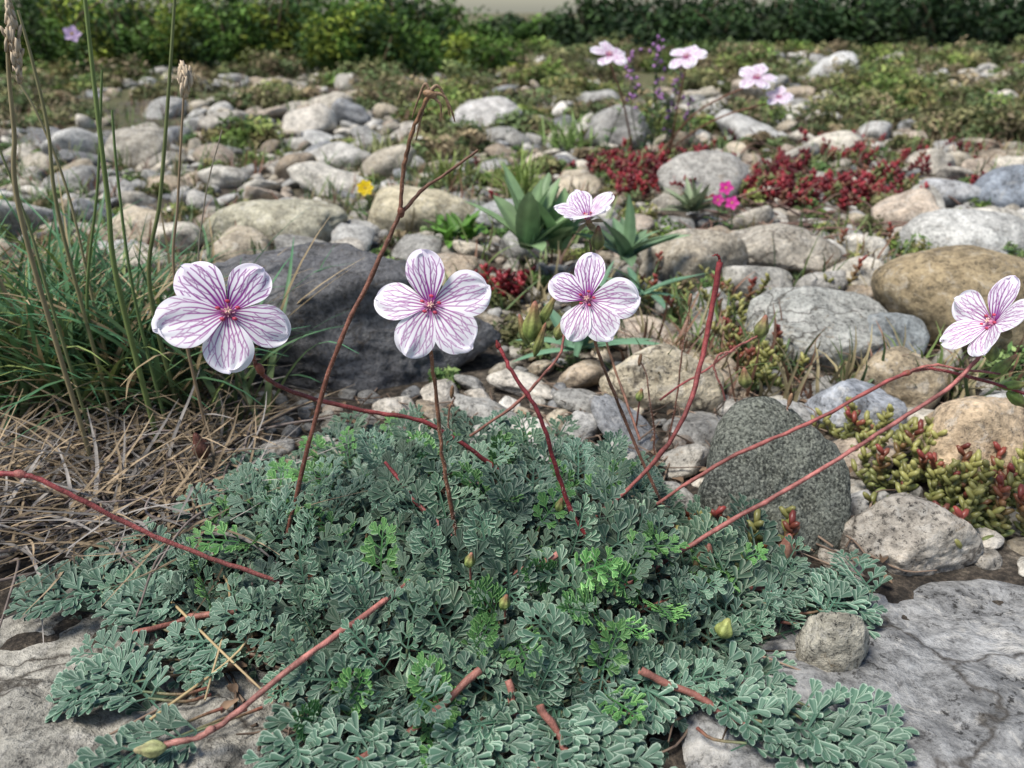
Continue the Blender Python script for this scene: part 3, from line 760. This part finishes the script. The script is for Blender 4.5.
def smallflower(name,u,v,y,r,c,n=5):
    e=empty(name); mb=MB(); p=D(u,v,y); f=tocam(p,0,.4); f=unit(f); rt=unit(np.cross([0,0,1],f)); up=np.cross(f,rt)
    for k in range(n):
        th=k*6.283/n; d=rt*math.cos(th)+up*math.sin(th)
        lance(mb,p,d,f,r,r*.85,c,-.1)
    mb.build('petals',M_petal,e)
    ms=MB(); ell(ms,p+f*r*.08,f,(r*.12,r*.16,r*.16),(.45,.32,.06),2)
    b=p.copy(); b[2]=gh(p[0],p[1]); tube(ms,[b,(b+p)/2+[.03,0,0],p-f*.02],.012,.008,(.08,.12,.04),(.1,.15,.05),5,4)
    for k in range(6):
        th=k*1.1; lance(ms,b+(p-b)*.1*k,[math.cos(th),math.sin(th),.5],[0,0,1],.22,.07,(.09,.15,.05))
    ms.build('stem_and_leaves',M_stem,e)
smallflower('yellow_flower',365,188,12.2,.13,(.8,.6,.02),7)
smallflower('magenta_flower',726,188,12.5,.12,(.6,.04,.3)); smallflower('magenta_flower',732,203,11.8,.11,(.6,.05,.32)); smallflower('magenta_flower',718,200,12.0,.10,(.55,.04,.28))
bp=empty('background_storksbill'); bs=MB()
for (u,v,r) in [(609,56,.33),(687,58,.33),(757,79,.34),(779,98,.24)]:
    p=D(u,v,14.5+rng.normal()*.3)
    q=flower(p,tocam(p,rng.normal()*.3,1.6),r,[90,18,-54,-126,162],None,(),24,10,parent=bp)
    b=G(655+rng.normal()*15,165); b[2]=0
    tube(bs,[b,(b+q)/2+[rng.normal()*.1,0,.25],q],.02,.015,(.2,.1,.06),(.25,.12,.08),5,6)
for k in range(9):
    b=G(650+rng.normal()*25,160); top=b+np.array([rng.normal()*.35,rng.normal()*.2,rng.uniform(1.2,2.5)])
    tube(bs,[b,(b+top)/2+[rng.normal()*.06,0,0],top],.016,.01,(.1,.13,.06),(.15,.1,.12),5,6)
    for j in range(30):
        q=b+(top-b)*rng.random(); th=rng.random()*6.28
        lance(bs,q,[math.cos(th),math.sin(th),.6],[0,0,1],.26,.06,(.14,.22,.08))
    for j in range(9):
        ell(bs,top+rng.normal(size=3)*.07-[0,0,j*.06],rng.normal(size=3),(.06,.04,.03),(.42,.2,.46),1)
bs.build('stems',M_stem,bp)
smallflower('lilac_flower',72,34,22,.22,(.6,.45,.65))
# ---------- bushes
def bush(mb,c,rx,ry,h,n,ls,cols,lump=22,tw=True):
    ng=lump; dirs=rng.normal(size=(ng,3)); dirs[:,2]=np.abs(dirs[:,2])*.9; dirs/=np.linalg.norm(dirs,axis=1)[:,None]
    cc=dirs*rng.uniform(.45,.85,(ng,1)); gs=rng.uniform(.22,.42,ng); shade=rng.uniform(.5,1.35,ng); ci=rng.integers(0,len(cols),ng)
    k=rng.integers(0,ng,n); d=rng.normal(size=(n,3)); d/=np.linalg.norm(d,axis=1)[:,None]
    rad=gs[k]*rng.uniform(.55,1.12,n)
    P=cc[k]+d*rad[:,None]
    P[:,2]=np.abs(P[:,2])
    W=P*np.array([rx,ry,h])+c
    nrm=d*.7+rng.normal(size=(n,3))*.6+np.array([0,-.1,.4]); nrm/=np.linalg.norm(nrm,axis=1)[:,None]
    a=np.cross(nrm,rng.normal(size=(n,3))); a/=np.linalg.norm(a,axis=1)[:,None]; b=np.cross(nrm,a)
    s=ls*rng.uniform(.6,1.4,n)[:,None]
    V=np.stack([W-a*s,W-b*s*.42,W+a*s,W+b*s*.42],1).reshape(-1,3)
    F=np.arange(4*n).reshape(-1,4)
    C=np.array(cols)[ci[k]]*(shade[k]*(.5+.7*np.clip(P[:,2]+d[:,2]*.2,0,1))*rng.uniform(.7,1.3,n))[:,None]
    mb.add(V,F,np.repeat(C,4,axis=0))
    if tw:
        for _ in range(6):
            q=c+np.array([rng.uniform(-.6,.6)*rx,rng.uniform(-.6,.6)*ry,h*rng.uniform(.5,.95)])
            tube(mb,[c+[0,0,-.05],(c+q)/2+rng.normal(size=3)*.1*h,q],h*.02,h*.008,(.12,.09,.06),(.14,.1,.06),4,3)
g1=[(.06,.13,.02),(.10,.19,.03),(.035,.08,.018),(.24,.30,.04)]  # last, yellow-green entry paints sunlit foliage into the leaf colour
g2=[(.18,.21,.08),(.23,.22,.10),(.13,.18,.07),(.28,.22,.13)]
g3=[(.03,.065,.02),(.045,.085,.025),(.02,.045,.015)]
g4=[(.18,.27,.06),(.26,.31,.09),(.28,.25,.10),(.11,.18,.05)]
bk=MB()
for k in range(20):
    y=rng.uniform(40,50); u=-90+k*30+rng.normal()*8
    x=(u-512)/FPX*y*.96
    h=rng.uniform(3.6,5.0) if u<380 else rng.uniform(2.2,2.9)
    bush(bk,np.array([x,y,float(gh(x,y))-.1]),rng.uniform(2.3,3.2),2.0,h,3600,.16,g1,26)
bk.build('broadleaf_bushes',M_bush)
bk=MB()
for k in range(26):
    y=rng.uniform(60,80); u=590+k*24+rng.normal()*6; x=(u-512)/FPX*y*.96
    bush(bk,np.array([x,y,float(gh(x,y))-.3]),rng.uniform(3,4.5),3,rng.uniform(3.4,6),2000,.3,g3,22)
for k in range(26):
    y=rng.uniform(60,80); u=-250+k*33; x=(u-512)/FPX*y*.96
    bush(bk,np.array([x,y,float(gh(x,y))-.3]),rng.uniform(3,4.5),3,rng.uniform(4.4,6) if u<455 else rng.uniform(2.6,3.2),1800,.3,g3+g1[:2],22)
bk.build('distant_trees',M_bush)
bk=MB()
for i,(x,y,s) in enumerate(SC2):
    near=y<22
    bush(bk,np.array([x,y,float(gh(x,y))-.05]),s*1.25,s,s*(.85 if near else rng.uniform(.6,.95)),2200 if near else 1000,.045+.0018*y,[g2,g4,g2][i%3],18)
for (x,y,s) in SM:
    bush(bk,np.array([x,y,float(gh(x,y))]),s,s,s*.85,420,.04,[g4,g2,[(.12,.22,.07),(.2,.28,.1)]][int(rng.integers(3))],9,False)
bk.build('low_scrub',M_bush)
dw=MB()
for k in range(3000):
    y=6+36*rng.random()**1.3; x=rng.uniform(-1,1)*(.75*y+1)
    if vnoise(np.array([x*.5,y*.4,2.]))<.4: continue
    b=np.array([x,y,float(gh(x,y))])
    c=np.array([[.18,.25,.08],[.38,.32,.18],[.13,.2,.08],[.26,.14,.09]][rng.integers(4)])*rng.uniform(.6,1.3)
    for j in range(5): blade(dw,b+[rng.normal()*.08,rng.normal()*.08,0],rng.random()*6.28,rng.uniform(.2,.7),.03,rng.uniform(.1,.8),rng.uniform(0,1.2),c*.7,c,5)
dw.build('sparse_weeds',M_grass)
# ---------- light
sc=bpy.context.scene
w=bpy.data.worlds.new('World'); sc.world=w; w.use_nodes=True; nt=w.node_tree
sky=nt.nodes.new('ShaderNodeTexSky'); sky.sky_type='NISHITA'; sky.sun_disc=False
EL,AZ=R(62),R(-120)
sky.sun_elevation=EL; sky.sun_rotation=AZ; sky.air_density=1.0; sky.dust_density=1.0; sky.ozone_density=.5
bg=nt.nodes['Background']; bg.inputs[1].default_value=.125; nt.links.new(sky.outputs[0],bg.inputs[0])
sd=np.array([math.sin(AZ)*math.cos(EL),math.cos(AZ)*math.cos(EL),math.sin(EL)])
L=bpy.data.lights.new('sun','SUN'); L.energy=4.7; L.angle=R(20); L.color=(1,.955,.88)
lo=bpy.data.objects.new('sun',L); sc.collection.objects.link(lo); lo.rotation_euler=Vector(sd).to_track_quat('Z','Y').to_euler()
cd=bpy.data.cameras.new('camera'); co=bpy.data.objects.new('camera',cd); sc.collection.objects.link(co)
co.location=(0,0,CH); co.rotation_euler=(R(90-PITCH),0,0); cd.sensor_width=36; cd.lens=FPX/1024*36
cd.clip_start=.05; cd.clip_end=3000
cd.dof.use_dof=True; cd.dof.focus_distance=4.2; cd.dof.aperture_fstop=1.15
sc.camera=co
sc.view_settings.view_transform='Standard'; sc.view_settings.look='None'; sc.view_settings.exposure=0
